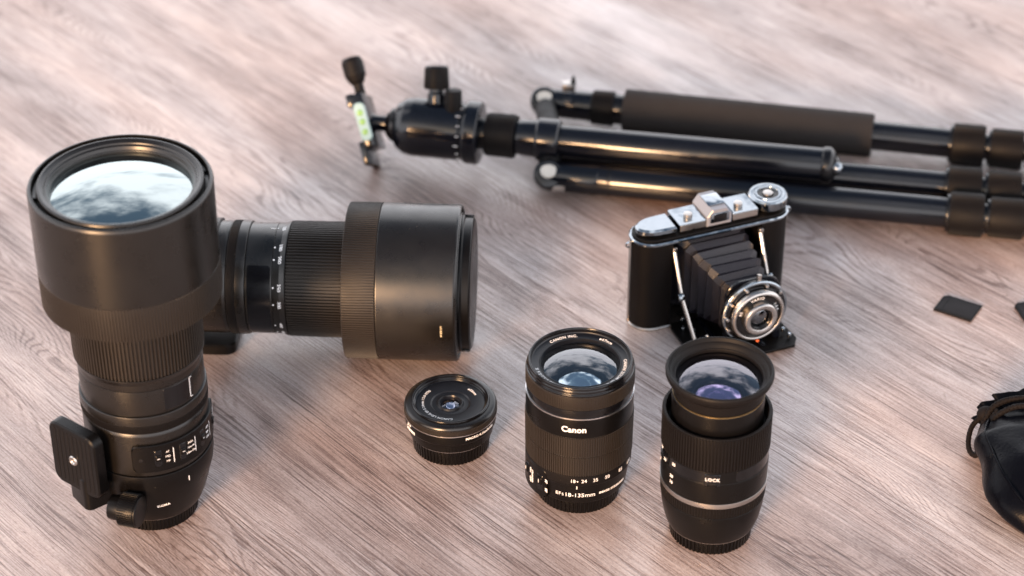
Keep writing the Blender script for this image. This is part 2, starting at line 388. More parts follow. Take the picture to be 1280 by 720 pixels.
# ------------------------------------------------------------------ the two big telephoto lenses
def telephoto(label, loc, rotm, foot, strip, win, panel, capped, twist=0):
    t = thing('telephoto_lens', label, 'camera lens', loc, rotm.to_euler(), 'large black telephoto zoom lenses')
    # rear cap and mount
    rc = ribs(0, 11, 29.5, 30, 72, .6, .6, 4).build('rear_cap', M['plastic'], t)
    lathe([(0, .2), (26, .2)], 48, 0).build('cap_face', M['plastic'], rc)
    lathe([(28, 11.1), (31.5, 11.1), (32.2, 12.6), (29, 12.6)], 128, .2).build('mount_ring', M['chromesat'], t)
    # tripod collar
    col = lathe([(29, 12.8), (33.5, 12.8), (36.5, 20), (40.2, 33), (43.2, 44), (44.3, 52), (44.3, 60), (42, 60)], 160, 1.0).build('tripod_collar', M['plastic'], t)
    text_cyl('SIGMA', 2.1, 39.9, foot + 70, 30.5, 'lettering', M['white'], col, .02, 1.1, slope=.27, rot=8)
    text_cyl('I', 4, 44.3, foot + 96, 50, 'index_mark', M['white'], col, .01)
    # foot: arm and plate, local frame x radial, y tangential
    F = Matrix.Rotation(R(foot), 4, 'Z')
    arm = MB().merge(rprism(rrect(24, 26, 5, 4, 47, 0), 30, 58, 1.6)).build('collar_arm', M['plastic'], t, mtx=F)
    pl = Matrix.Translation((50.4, 0, 71)) @ Matrix.Rotation(R(twist), 4, 'Z') @ Matrix.Rotation(R(90), 4, 'Y')          # local x -> -z, z -> radial
    ft = rprism(rrect(52, 44, 8, 6), 0, 9.6, 1.1).build('tripod_foot', M['plastic'], t, mtx=F @ pl)
    for k in range(9):
        rprism(rrect(44, 2.6, .8, 2, 0, -16.4 + 4.1 * k), 9.3, 9.85, .2).build('grip_ridge', M['rubber2'], ft, mtx=F @ pl)
    lathe([(0, 9.9), (1.6, 10.0), (2.3, 11), (3.3, 11), (3.9, 10.2), (3.9, 9.4)], 32, .2).build('screw', M['chromesat'], ft, mtx=F @ pl)
    # clamp knob, axis tangential
    K = Matrix.Rotation(R(foot + 37), 4, 'Z') @ Matrix.Translation((53, 0, 39)) @ Matrix.Rotation(R(-90), 4, 'X')
    kn = ribs(0, 12, 12, 12, 44, .5, .55, 3).build('collar_knob', M['plastic'], t, mtx=K)
    cyl(11.4, 11, 1.6, .6, 48, 11.9).build('knob_face', M['plastic'], kn, mtx=K)
    cyl(8.5, 9.5, 9, .8, 32, -8.5).build('knob_shaft', M['plastic'], kn, mtx=K)
    # switch section
    sw = lathe([(41.5, 60.4), (43.3, 60.4), (43.3, 94), (42.4, 96.4), (41.2, 96.6)], 160, .6).build('switch_barrel', M['satin'], t)
    pn = patch(64.5, 87.5, 43.2, panel - 17, panel + 96, 2.0, rz=4).build('switch_panel', M['plastic'], t)
    lathe([(0, 0), (1.5, 0), (1.5, .35), (.8, .35), (.8, .1), (0, .1)], 16, 0, mtx=Matrix.Rotation(R(panel - 9), 4, 'Z') @ Matrix.Translation((45.1, 0, 76)) @ Matrix.Rotation(R(90), 4, 'Y')).build('screw', M['gloss'], pn)
    for k, (a, rows) in enumerate(((6, ('AF', 'MO', 'MF')), (29, ('FULL', '10m-∞', '2.8m-10m')), (53, ('OFF', 'OS1', 'OS2')), (78, ('C OFF', '1', '2')))):
        s_ = patch(69, 83, 45.1, panel + a - 3.6, panel + a + 3.6, .35, rz=1.2).build('switch', M['gloss'], pn)
        patch(74, 79, 45.4, panel + a - 2.6, panel + a + 2.6, 1.0, rz=.8).build('slider', M['plastic'], s_)
        patch(76.2, 76.8, 46.35, panel + a - 1.8, panel + a + 1.8, .1, rz=.05).build('mark', M['white'], s_)
        for q, s in enumerate(rows):
            text_cyl(s, 1.5, 45.25, panel + a + 8.6, 80.5 - 4 * q, 'lettering', M['white'], pn, .0)
        patch(69.5, 83, 45.15, panel + a + 13.6, panel + a + 14.2, .1, rz=.05).build('divider', M['white'], pn)
    # zoom and focus barrel
    ribs(97, 103.8, 43.7, 43.9, 210, .35, .5, 3).build('focus_ring', M['rubber2'], t)
    lathe([(42.5, 96.6), (43.1, 96.8), (43.1, 97.1), (42, 97.1)], 128, 0).build('lower_trim', M['satin'], t)
    lathe([(42, 103.8), (43.9, 103.8), (43.6, 110.8), (42.2, 111.2), (41.5, 111.2)], 160, .4).build('barrel_step', M['satin'], t)
    lathe([(41.4, 111.4), (42.5, 111.4), (42.5, 131.6), (41.4, 131.6)], 160, .25).build('barrel', M['satin'], t)
    wn = patch(112.6, 130.8, 42.35, win[0], win[1], .35, rz=1).build('distance_window', M['gloss'], t)
    for z_, a_, b_, hz in ((122, -6, -5.5, 8.2), (130, -6, -2.4, .25), (114, -6, -2.4, .25)):
        patch(z_ - hz, z_ + hz, 42.7, win[1] + a_, win[1] + b_, .12, rz=.05).build('mark', M['white'], wn)
    lathe([(41.4, 131.9), (42.5, 131.9), (42.7, 137), (44.3, 141), (44.3, 141.6), (41, 141.6)], 160, .3).build('zoom_scale', M['satin'], t)
    for dth, s in ((-61, '150'), (-32, '180'), (-18, '200'), (10.5, '250'), (29, '300'), (58, '400'), (76, '500')):
        text_cyl(s, 2.9, 42.8, strip + dth, 137.0, 'lettering', M['white'], t, .025, slope=.3)
        text_cyl('.', 7, 42.7, strip + dth, 135.3, 'dot', M['white'], t, .01)
    text_cyl('I', 4.2, 42.6, strip - 61, 129, 'index_mark', M['white'], t, .0)
    ribs(141.8, 205, 44.4, 44.8, 108, 1.3, .50, 3).build('zoom_ring', M['rubber'], t)
    # hood, mounted reversed over the barrel
    hd = lathe([(56.8, 211), (60, 211.2), (60.15, 212), (60.15, 269.6), (59.2, 271.6), (57.4, 271.8), (57.2, 266), (54.6, 265.6)], 192, .8).build('lens_hood', M['satin'], t)
    ribs(185.5, 211, 60.0, 60.1, 180, .6, .5, 2.6, .5).build('hood_grip', M['rubber'], hd)
    lathe([(57.6, 185.8), (57.2, 185.8), (56.9, 262), (46, 263)], 128, 0).build('hood_inside', M['inner'], hd)
    text_cyl('LH1050-01', 1.5, 60.15, strip + 38, 260.5, 'lettering', M['amber'], hd, .03, 1.1)
    fr = lathe([(46, 205.5), (50, 206), (54.2, 240), (54.2, 270.6), (53.6, 272.0), (52.2, 272.2), (51.0, 271.4), (49.4, 271.0), (48.8, 269.6), (47.6, 269.2), (46.8, 266.8), (46.2, 266.4), (46.0, 264.5)], 192, .5).build('front_ring', M['satin'], t)
    for a in (20, 75, 150, 195, 262, 330):
        box(54.3, 57.3, -.35, .35, 263.4, 267.6, .1, 1, Matrix.Rotation(R(a), 4, 'Z')).build('hood_lug', M['plastic'], hd)
    lathe([(46.0, 264.6), (42, 250), (38, 225), (0, 225)], 96, 0).build('inner_baffle', M['inner'], fr)
    dome(46.1, 4.2, 264.4, 128).build('front_glass', M['glassA'], t)
    dome(33, 10, 236, 64).build('inner_glass', M['glassIn'], fr)
    if capped:
        cp = lathe([(0, 281.5), (49.0, 281.5), (51.0, 280.4), (51.2, 274.6), (52.8, 274.0), (52.8, 271), (0, 271)], 160, .6).build('front_cap', M['plastic'], t)
        for a in (0, 180):
            box(50.6, 52.3, -8, 8, 273.6, 280.4, .4, 2, Matrix.Rotation(R(a + strip - 90), 4, 'Z')).build('cap_latch', M['gloss'], cp)
    return t
telephoto('huge telephoto zoom lens standing upright at the left, its wide front glass reflecting the sky',
          (-253.5, 1274.0, 0), Matrix.Identity(3), -142, 100, (-62, -27), -79, False, 15)
Zb = Vector((.99875, -.05, 0)); Yb = Vector((0, 0, 1)); Xb = Yb.cross(Zb)
telephoto('huge telephoto zoom lens lying on its side behind the upright one, front cap on',
          (-310.3, 1478, 60.3), Matrix((Xb, Yb, Zb)).transposed(), -90, 145.4, (133, 235), 60, True)

# ------------------------------------------------------------------ small pancake lens
t = thing('pancake_lens', 'short flat pancake lens, the lowest of the black lenses, with white lettering round its face', 'camera lens', (-44.9, 1344.8, 0))
rc = ribs(0, 13.2, 28.0, 29.2, 64, .7, .6, 4).build('rear_cap', M['plastic'], t)
lathe([(0, .2), (25, .2)], 48, 0).build('cap_face', M['plastic'], rc)
lathe([(27, 13.3), (29.9, 13.3), (30.1, 13.9), (28, 13.9)], 128, 0).build('mount_ring', M['silver'], t)
bd = lathe([(28, 14.1), (30.8, 14.1), (31.4, 21), (33.2, 23.2), (33.7, 30.4), (32, 30.4)], 160, .5).build('body', M['plastic'], t)
for k in range(14):
    patch(14.6, 21, 30.9, -96 + k * 4, -94.4 + k * 4, .5, rz=.4).build('grip_rib', M['plastic'], bd)
text_cyl('MACRO 0.16m/0.52ft', 2.0, 33.5, -47, 27.2, 'lettering', M['white'], bd, .035, 1.05)
text_cyl('24mm', 3.2, 33.4, -150, 24.6, 'lettering', M['white'], bd, .04)
text_cyl('EF-S', 1.9, 33.6, -152, 28.6, 'lettering', M['white'], bd, .04)
lathe([(32, 30.5), (34.0, 30.5), (34.0, 31.1), (32, 31.1)], 160, 0).build('silver_line', M['silver'], t)
ribs(31.2, 35.6, 34.1, 34.1, 180, .35, .5, 3, .3).build('focus_ring', M['rubber'], t)
lathe([(32, 35.5), (33.8, 35.6), (33.9, 36.6), (33.0, 38.3), (31.0, 39.0), (28.8, 39.2)], 160, .8).build('front_shoulder', M['satin'], t)
lathe([(28.9, 38), (28.9, 40.3), (28.3, 40.9), (27.3, 40.9), (26.9, 39), (26.2, 38.6), (26.0, 37.4), (25.0, 37.0)], 160, .25).build('front_ring', M['gloss'], t)
nr = lathe([(25.2, 37.1), (24.6, 37.3), (14.5, 36.7), (13.6, 35.8), (10.0, 35.8), (9.0, 37.4), (8.2, 37.4), (7.6, 36.0), (7.2, 34)], 128, .3).build('name_ring', M['bezel'], t)
text_ring('CANON LENS EF-S 24mm 1:2.8 STM', 2.0, 20.4, 207, 37.2, 'lettering', M['white'], nr, .008, 1.12)
text_ring('ø52mm', 2.0, 20.4, 38, 37.2, 'lettering', M['white'], nr, .02, 1.1)
dome(7.4, 1.6, 34.6, 64).build('front_glass', M['glassD'], t)
lathe([(7.3, 34.5), (6, 30), (0, 30)], 48, 0).build('inner_baffle', M['inner'], t)
dome(5.4, 2.2, 33.0, 48, up=-1).build('inner_glass', M['glassIn'], t)

# ------------------------------------------------------------------ standard zoom lens with the maker's name
t = thing('zoom_lens', 'black zoom lens with white maker name and focal lengths, between pancake lens and flared-rim lens', 'camera lens', (47.4, 1292.7, 0))
rc = ribs(0, 12, 29.6, 30.6, 64, .5, .6, 4).build('rear_cap', M['plastic'], t)
lathe([(0, .2), (26, .2)], 48, 0).build('cap_face', M['plastic'], rc)
bd = lathe([(28, 12.2), (32.2, 12.2), (34.2, 14.2), (35.6, 24), (36.4, 31), (36.9, 31.3), (36.9, 40), (34, 40)], 160, .5).build('body', M['plastic'], t)
pn = patch(13.5, 38.5, 35.4, -188, -128, 2.6, rz=3).build('switch_panel', M['plastic'], t)
for a, top, rows in ((-137, '', ('AF', 'MF')), (-163, 'STABILIZER', ('ON', 'OFF'))):
    s_ = patch(19, 33, 37.9, a - 5, a + 5, .4, rz=1.2).build('switch', M['gloss'], pn)
    patch(25, 31, 38.2, a - 4, a + 4, 1.1, rz=.8).build('slider', M['plastic'], s_)
    text_cyl('I', 3, 39.4, a, 28, 'mark', M['white'], s_, .0)
    for q, s in enumerate(rows): text_cyl(s, 2.0, 38.1, a + 9, 30 - 8 * q, 'lettering', M['white'], pn, .03, rot=-90)
    if top: text_cyl(top, 1.6, 38.1, a + 13, 26, 'lettering', M['white'], pn, .03, rot=-90)
text_cyl('EF', 2.9, 35.9, -114.4, 22.0, 'lettering', M['white'], bd, .0, 1.1, slope=.1)
text_cyl('S', 2.3, 35.9, -109.2, 21.7, 'lettering', M['white'], bd, .0, slope=.1)
text_cyl('18-135mm', 3.5, 35.9, -89.5, 22.0, 'lettering', M['white'], bd, .004, 1.02, slope=.1)
text_cyl('IMAGE STABILIZER', 1.9, 36.0, -48, 22.3, 'lettering', M['white'], bd, .045, 1.1, slope=.1)
text_cyl('I', 2.6, 36.6, -93.2, 29.4, 'index_mark', M['white'], bd, .05, slope=.1)
zs = lathe([(36, 32.4), (37.5, 32.4), (37.7, 40.2), (36, 40.2)], 160, .2).build('zoom_scale', M['rubber2'], t)
for a, s in ((-97.5, '18'), (-85.5, '24'), (-73, '35'), (-59, '50'), (-40, '85'), (-23, '135')):
    text_cyl(s, 2.8, 37.7, a, 36.1, 'lettering', M['white'], zs, .0)
text_cyl('•', 3, 37.7, -92.6, 35.8, 'dot', M['white'], zs, .0)
ribs(40.3, 57.2, 38.0, 38.2, 140, .7, .58, 3, .3).build('zoom_ring', M['rubber'], t)
ribs(57.4, 74.2, 38.2, 38.3, 140, .7, .58, 3, .3).build('zoom_ring', M['rubber'], t)
nb = lathe([(36, 74.3), (37.9, 74.3), (37.9, 90.2), (36, 90.2)], 160, .3).build('name_band', M['plastic'], t)
text_cyl('Canon', 4.6, 37.95, -97.5, 81.6, 'lettering', M['white'], nb, .03, 1.0)
lathe([(36, 90.3), (38.0, 90.3), (38.0, 91.1), (36, 91.1)], 160, 0).build('silver_line', M['silver'], t)
lathe([(36, 91.2), (37.5, 91.2), (37.8, 97.8), (36, 97.8)], 160, .3).build('focus_band', M['gloss'], t)
ribs(98, 109.2, 38.1, 38.1, 176, .45, .55, 3, .4).build('focus_ring', M['rubber'], t)
lathe([(35, 109.3), (37.6, 109.4), (37.8, 110.6), (36.9, 111.4), (36.9, 113.2), (36.4, 113.8), (36.4, 115.4), (35.8, 116.2), (34.9, 116.2), (34.5, 115), (34.2, 113.2)], 160, .35).build('front_ring', M['gloss'], t)
nr = lathe([(34.4, 113.2), (33.8, 112.2), (28.6, 111.5), (28.2, 112.0), (27.8, 112.0), (27.6, 108)], 160, .25).build('name_ring', M['bezel'], t)
for s, a in (('CANON INC.', 112), ('ø67mm', 53), ('CANON ZOOM LENS', -25), ('EF-S 18-135mm 1:3.5-5.6 IS', -130)):
    text_ring(s, 2.3, 31.1, a, 111.9, 'lettering', M['white'], nr, .008, 1.1, slope=.13)
dome(27.8, 6.2, 108.2, 96).build('front_glass', M['glassC'], t)
ib = lathe([(27.7, 108.1), (24.5, 104), (23.4, 104), (21.4, 98), (20.8, 98), (19.5, 90), (0, 88)], 96, .2).build('inner_baffle', M['inner'], t)
dome(22.0, 9.0, 96.0, 64).build('inner_glass', M['glassIn'], t)

# ------------------------------------------------------------------ superzoom with extended barrel
t = thing('superzoom_lens', 'black zoom lens with inner barrel pulled out and wide flared rim, before the bellows camera', 'camera lens', (139.4, 1247.6, 0))
rc = ribs(0, 11.2, 28.6, 29.6, 60, .8, .6, 4).build('rear_cap', M['plastic'], t)
lathe([(0, .2), (25, .2)], 48, 0).build('cap_face', M['plastic'], rc)
lathe([(28, 11.3), (30.6, 11.3), (30.8, 11.9), (28, 11.9)], 128, 0).build('mount_ring', M['chromesat'], t)
bd = lathe([(28, 12.1), (31.2, 12.1), (33.6, 20), (35.4, 30), (36.2, 38.4), (34, 38.4)], 160, .8).build('rear_body', M['plastic'], t)
ribs(38.6, 48.0, 36.4, 36.9, 110, .45, .55, 3, .3).build('focus_ring', M['rubber2'], t)
lathe([(35, 48.2), (37.1, 48.2), (37.3, 52.2), (35, 52.2)], 160, .2).build('silver_band', M['chromesat'], t)
mb = lathe([(35, 52.4), (36.9, 52.4), (37.1, 69.4), (36.8, 69.6), (36.8, 79.8), (35, 79.8)], 160, .2).build('middle_body', M['plastic'], t)
patch(69.9, 79.4, 36.5, -205, -98, .35, rz=.6).build('scale_window', M['gloss'], mb)
patch(69.9, 79.4, 36.5, -72, 0, .35, rz=.6).build('scale_window', M['gloss'], mb)
lk = patch(67.2, 78.2, 36.9, -105.5, -88.5, .6, rz=1).build('lock_switch', M['gloss'], t)
patch(67.8, 71, 37.3, -102.5, -91.5, .9, rz=.8).build('slider', M['plastic'], lk)
text_cyl('LOCK', 2.5, 37.55, -97, 74, 'lettering', M['white'], lk, .02, 1.1)
for a, z, s in ((-170, 79, '70'), (-160, 72.5, '50'), (-143, 75.5, '35'), (-146, 64.5, '28'), (-146, 59.5, '16'), (-175, 66, '5')):
    text_cyl(s, 2.3, 37.3, a, z, 'lettering', M['white'], mb, .04)
ribs(80, 107.2, 37.5, 37.5, 104, .8, .6, 2.4, .4).build('zoom_ring', M['rubber2'], t)
lathe([(35.2, 107.0), (37.0, 107.3), (36.6, 107.8), (35.0, 107.8), (34.6, 106), (34.2, 96), (31.6, 96)], 160, .3).build('ring_lip', M['rubber2'], t)
lathe([(31.3, 80), (31.4, 121), (31.0, 121.4), (30, 121.4)], 160, .3).build('inner_barrel', M['plastic'], t)
lathe([(30, 121.4), (31.1, 121.4), (31.1, 122.0), (30, 122.0)], 160, 0).build('brass_line', M['gold'], t)
fr = lathe([(29, 122.1), (30.9, 122.1), (31.4, 130), (32.2, 131.2), (33.2, 131.5), (35.4, 134.0), (36.6, 136.8), (36.7, 139.2), (35.9, 140.6), (34.6, 140.8), (33.4, 138.2), (32.6, 137.8), (31.4, 136.6), (30.2, 134.8), (29.6, 134.6), (29.2, 132)], 160, .7).build('front_rim', M['rubber2'], t)
dome(29.3, 6.6, 131.6, 96).build('front_glass', M['glassD'], t)
lathe([(29.2, 131.5), (25, 126), (24.4, 126), (23.4, 118), (20, 110), (0, 108)], 96, .2).build('inner_baffle', M['inner'], t)
dome(22.0, 7.6, 119, 64).build('inner_glass', M['glassInV'], t)

# ------------------------------------------------------------------ old folding camera, local -y is its front
t = thing('folding_camera', 'vintage folding bellows camera with chrome top and black leatherette, opened towards the viewer', 'vintage camera', (154, 1519, 0), (0, 0, R(21.5)))
def stadium(hw, hd, seg=10, dx=0):
    p = []
    for k in range(seg + 1): a = R(-90 + 180 * k / seg); p.append((hw - hd + hd * math.cos(a), hd * math.sin(a)))
    for k in range(seg + 1): a = R(90 + 180 * k / seg); p.append((-hw + hd + hd * math.cos(a), hd * math.sin(a)))
    return p
bd = MB()                                    # body: back half plus two end columns, open chamber between
back = [p for p in stadium(66, 16)]
bd.merge(rprism([(-66 + 16 - 0, -16)] + [( -38, -16), (-38, 6), (38, 6), (38, -16)] + [(50, -16)] + [p for p in stadium(66, 16)[1:10]] + [(50, 16), (-50, 16)] + [p for p in stadium(66, 16)[12:21]], 2.5, 79, .6))
bd.build('body', M['leather'], t)
rprism(stadium(66.8, 16.8), 0, 2.4, .8).build('bottom_plate', M['chromesat'], t)
tp = rprism(stadium(67.2, 17.2), 79.2, 82.2, .9).build('top_rim', M['chrome'], t)
rprism(stadium(65, 15), 82, 84, .5).build('top_deck', M['leather'], t)
# openings' dark lining
box(-37.6, 37.6, 5.0, 5.8, 4, 77, .1, 1).build('film_gate', M['inner'], t)
# top housings from left to right
p = [(-33, -11), (-33, 11)] + [(-46 - 17 * math.sin(R(a)), 11 * math.cos(R(a))) for a in range(0, 181, 15)]
rprism(p[::-1], 84.2, 90.5, 1.6).build('left_housing', M['chrome'], t)
hl = rprism([(-31, -11.5), (-9, -11.5), (-9, 11.5), (-31, 11.5)], 84.2, 92.5, 1.2).build('viewfinder_base', M['chrome'], t)
hr = rprism([(14, -11.5), (36, -11.5), (36, 11.5), (14, 11.5)], 84.2, 92.5, 1.2).build('rangefinder_base', M['chrome'], t)
box(-30.5, -9.5, -12.0, -11.4, 85.5, 91, .2, 1).build('front_trim', M['chromesat'], hl)
box(14.5, 35.5, -12.0, -11.4, 85.5, 91, .2, 1).build('front_trim', M['chromesat'], hr)
cyl(3.6, 3.4, 3.6, .6, 40, 0).build('button', M['chromesat'], hl, mtx=Matrix.Translation((-21, -4, 92.4)))
cyl(3.6, 3.4, 3.6, .6, 40, 0).build('button', M['chromesat'], hr, mtx=Matrix.Translation((22, -4, 92.4)))
# viewfinder hump with an octagonal section running front to back
oc = [(-11, -10), (11, -10), (11, -1), (6.5, 5), (-6.5, 5), (-11, -1)]
vf = MB()
n = len(oc)
for y, s_ in ((-13.5, .86), (-12.6, .96), (13, 1), (14, .9)): vf.v += [Vector((2 + x * s_, y, 95 + z * s_)) for x, z in oc]
for k in range(3):
    for i in range(n): j = (i + 1) % n; vf.f.append((k * n + i, k * n + j, (k + 1) * n + j, (k + 1) * n + i))
vf.f += [tuple(range(n)), tuple(3 * n + i for i in range(n))]
vfo = vf.build('viewfinder', M['shoe'], t, sharp=20)
box(-6, 10, -14.3, -12.9, 88.5, 97.2, .8).build('window_frame', M['chrome'], vfo)
box(-3.6, 7.6, -14.7, -14.1, 90, 95.8, .2, 1).build('window_glass', M['gloss'], vfo)
box(-5, 9, -7, 9, 99.9, 100.8, .4).build('accessory_shoe', M['chrome'], vfo)
# winding wheel
wl = ribs(86, 93.5, 15.6, 15.6, 70, .5, .55, 3, .8).build('winding_wheel', M['chrome'], t, mtx=Matrix.Translation((51, 2, 0)))
lathe([(15.2, 93.3), (14.4, 94.4), (11.6, 94.4), (11.2, 93.6), (10.4, 93.6), (10, 94.8), (8.6, 94.8), (8.2, 93.4)], 64, .25).build('wheel_ring', M['chrome'], wl, mtx=Matrix.Translation((51, 2, 0)))
lathe([(8.3, 93.4), (4.6, 93.4), (4.6, 86), (15, 86)], 64, 0).build('wheel_well', M['gloss'], wl, mtx=Matrix.Translation((51, 2, 0)))
cyl(4.5, 4.0, 9.2, .8, 40, 86).build('wheel_hub', M['chromesat'], wl, mtx=Matrix.Translation((51, 2, 0)))
lathe([(0, 81), (12, 81), (12, 86), (0, 86)], 40, .2).build('wheel_shaft', M['gloss'], wl, mtx=Matrix.Translation((51, 2, 0)))
for sx in (-1, 1):
    lathe([(2, -1), (2.9, -.4), (2.9, .4), (2, 1), (1.6, 0), (2, -1)], 24, 0, mtx=Matrix.Translation((sx * 68.6, 0, 76)) @ Matrix.Rotation(R(90), 4, 'X')).build('strap_lug', M['chrome'], t)
for k, (x, z) in enumerate(((-67.4, 40), (67.4, 40))):
    box(x - .6, x + .6, -1.2, 1.2, 3, 79, .4).build('side_trim', M['chromesat'], t)
# door (bed) folded down
bed = rprism([(-37, -16.5), (-40, -22), (-42, -70), (-36, -79), (40, -79), (46, -70), (42, -22), (37, -16.5)], 2.2, 4.8, .5).build('bed', M['leather'], t)
box(-6, 6, -81.2, -78.6, 2.6, 5.4, .5).build('catch', M['chromesat'], bed)
for x in (-16, 16): box(x - 2, x + 2, -72, -20, 4.9, 6.4, .4).build('rail', M['blackmet'], bed)
# bellows, pleated
b = MB(); secs = []; NP = 8
for i in range(2 * NP + 1):
    f = i / (2 * NP); y = 4 - 62 * f; e = 0 if i % 2 else 3.4
    hw = 28.5 - 10.5 * f + e * .9; hh = 34 - 16 * f + e * .8; secs.append((y, hw - 1.5, hh - 1.5))
for y, hw, hh in secs:
    g = (4 - y) / 62; cz = 41.5 - 6.5 * g; cx = 9 * g
    b.v += [Vector((x + cx, y, cz + z)) for x, z in ((-hw + 4, -hh), (hw - 4, -hh), (hw, -hh + 4), (hw, hh - 4), (hw - 4, hh), (-hw + 4, hh), (-hw, hh - 4), (-hw, -hh + 4))]
for k in range(len(secs) - 1):
    for i in range(8): j = (i + 1) % 8; b.f.append((k * 8 + i, k * 8 + j, (k + 1) * 8 + j, (k + 1) * 8 + i))
for v_ in b.v: v_ += noise.noise_vector(v_ * .13) * 1.7
b.build('bellows', M['bellow'], t, sharp=10)
# lens standard, shutter and lens; axis runs along -y at x 3, z 43
LX = Matrix.Translation((10, -59, 35)) @ Matrix.Rotation(R(90), 4, 'X')
sp = rprism(rrect(46, 58, 12, 5, 0, -2), -1.5, 1, .5).build('lens_standard', M['blackmet'], t, mtx=LX)
sh = lathe([(0, 1), (26.5, 1), (27, 2), (27, 5.6), (26, 6.6), (22.5, 7.2), (22.3, 10.5), (19, 11)], 96, .4).build('shutter', M['gloss'], t, mtx=LX)
lathe([(26.2, 4.8), (27.6, 4.8), (27.8, 6.2), (26.8, 7.0), (25.6, 7.0)], 96, .2).build('shutter_rim', M['chrome'], sh, mtx=LX)
lathe([(18.8, 10.8), (19.2, 13.6), (20.2, 14.2), (21.6, 13.6), (22.4, 12.2), (22.4, 9.6)], 96, .4).build('chrome_ring', M['chromesat'], sh, mtx=LX)
face = lathe([(19, 11.9), (18.2, 12.1), (13.6, 12.7), (13.4, 12)], 96, .2).build('name_ring', M['gloss'], sh, mtx=LX)
for s, a in (('VARIO', 95), ('1:4,5', 20), ('85', 160)):
    vs_, fs_ = letters(s, 2.4, .02, 1.2)
    solid(vs_, fs_, lambda x, y, h, a=a: Vector(((16 + y) * math.cos(R(a) - x / 16), (16 + y) * math.sin(R(a) - x / 16), 12.5 + h))).build('lettering', M['white'], face, mtx=LX, flat=True)
lathe([(13.6, 12), (14, 17.2), (13.2, 18.6), (11.4, 18.9), (9.4, 18.3), (9.2, 15)], 96, .5).build('lens_barrel', M['chromesat'], sh, mtx=LX)
lathe([(9.3, 16), (8.6, 17.2), (7.6, 16), (7.4, 13), (0, 13)], 64, .3).build('lens_cell', M['gloss'], sh, mtx=LX)
dome(7.4, 1.8, 14.6, 48).build('front_glass', M['glassC'], sh, mtx=LX)
for a, r_, hh in ((112, 24.6, 4), (150, 24.5, 3), (178, 24.8, 5), (70, 24.4, 3), (205, 25, 3), (35, 24.6, 3)):
    cyl(1.5, 1.3, hh, .3, 20, 6).build('shutter_pin', M['chromesat'], sh, mtx=LX @ Matrix.Rotation(R(a), 4, 'Z') @ Matrix.Translation((r_, 0, 0)))
box(-1.6, 1.6, 27, 33, 3, 6, .4, 2).build('cocking_lever', M['chromesat'], sh, mtx=LX @ Matrix.Rotation(R(-5), 4, 'Z'))
cyl(1.2, 1.2, 2, .3, 16, 10).build('red_dot', M['orange'], sh, mtx=LX @ Matrix.Translation((1.5, -24.5, 0)))
# struts
for sx in (-1, 1):
    for dz, r_ in ((0, 1.5), (-5, 1.0)):
        a_, m_, b_ = Vector((sx * 37 , -15, 74 + dz)), Vector((sx * 37, -33, 40 + dz)), Vector((sx * 35, -56, 12 + dz))
        tube([a_, m_, b_], r_, 10).build('strut', M['chromesat'] if dz == 0 else M['blackmet'], t)
    lathe([(0, -2.4), (3.2, -2.2), (3.6, 0), (3.2, 2.2), (0, 2.4)], 32, .3).build('strut_joint', M['chrome'], t, mtx=Matrix.Translation((sx * 38.2, -33, 40)) @ Matrix.Rotation(R(90), 4, 'Y'))
    cyl(2.2, 2.0, 3, .4, 24).build('strut_pivot', M['chromesat'], t, mtx=Matrix.Translation((sx * 37, -15, 74)) @ Matrix.Rotation(R(90), 4, 'X'))
    tube([(sx * 26, -60, 18), (sx * 34, -57, 12), (sx * 36, -52, 6)], 1.3, 8).build('brace', M['chromesat'], t)
    box(sx * 30 - 3, sx * 30 + 3, -66, -58, 4.8, 18, .6).build('standard_foot', M['blackmet'], t)
for x, y, z in ((-30, -22, 10), (-33, -30, 7), (-27, -36, 8), (38, -62, 9), (40, -69, 8)):
    cyl(1.8, 1.5, 3.4, .4, 20).build('rivet', M['chrome'], bed, mtx=Matrix.Translation((x, y, z - 2)))

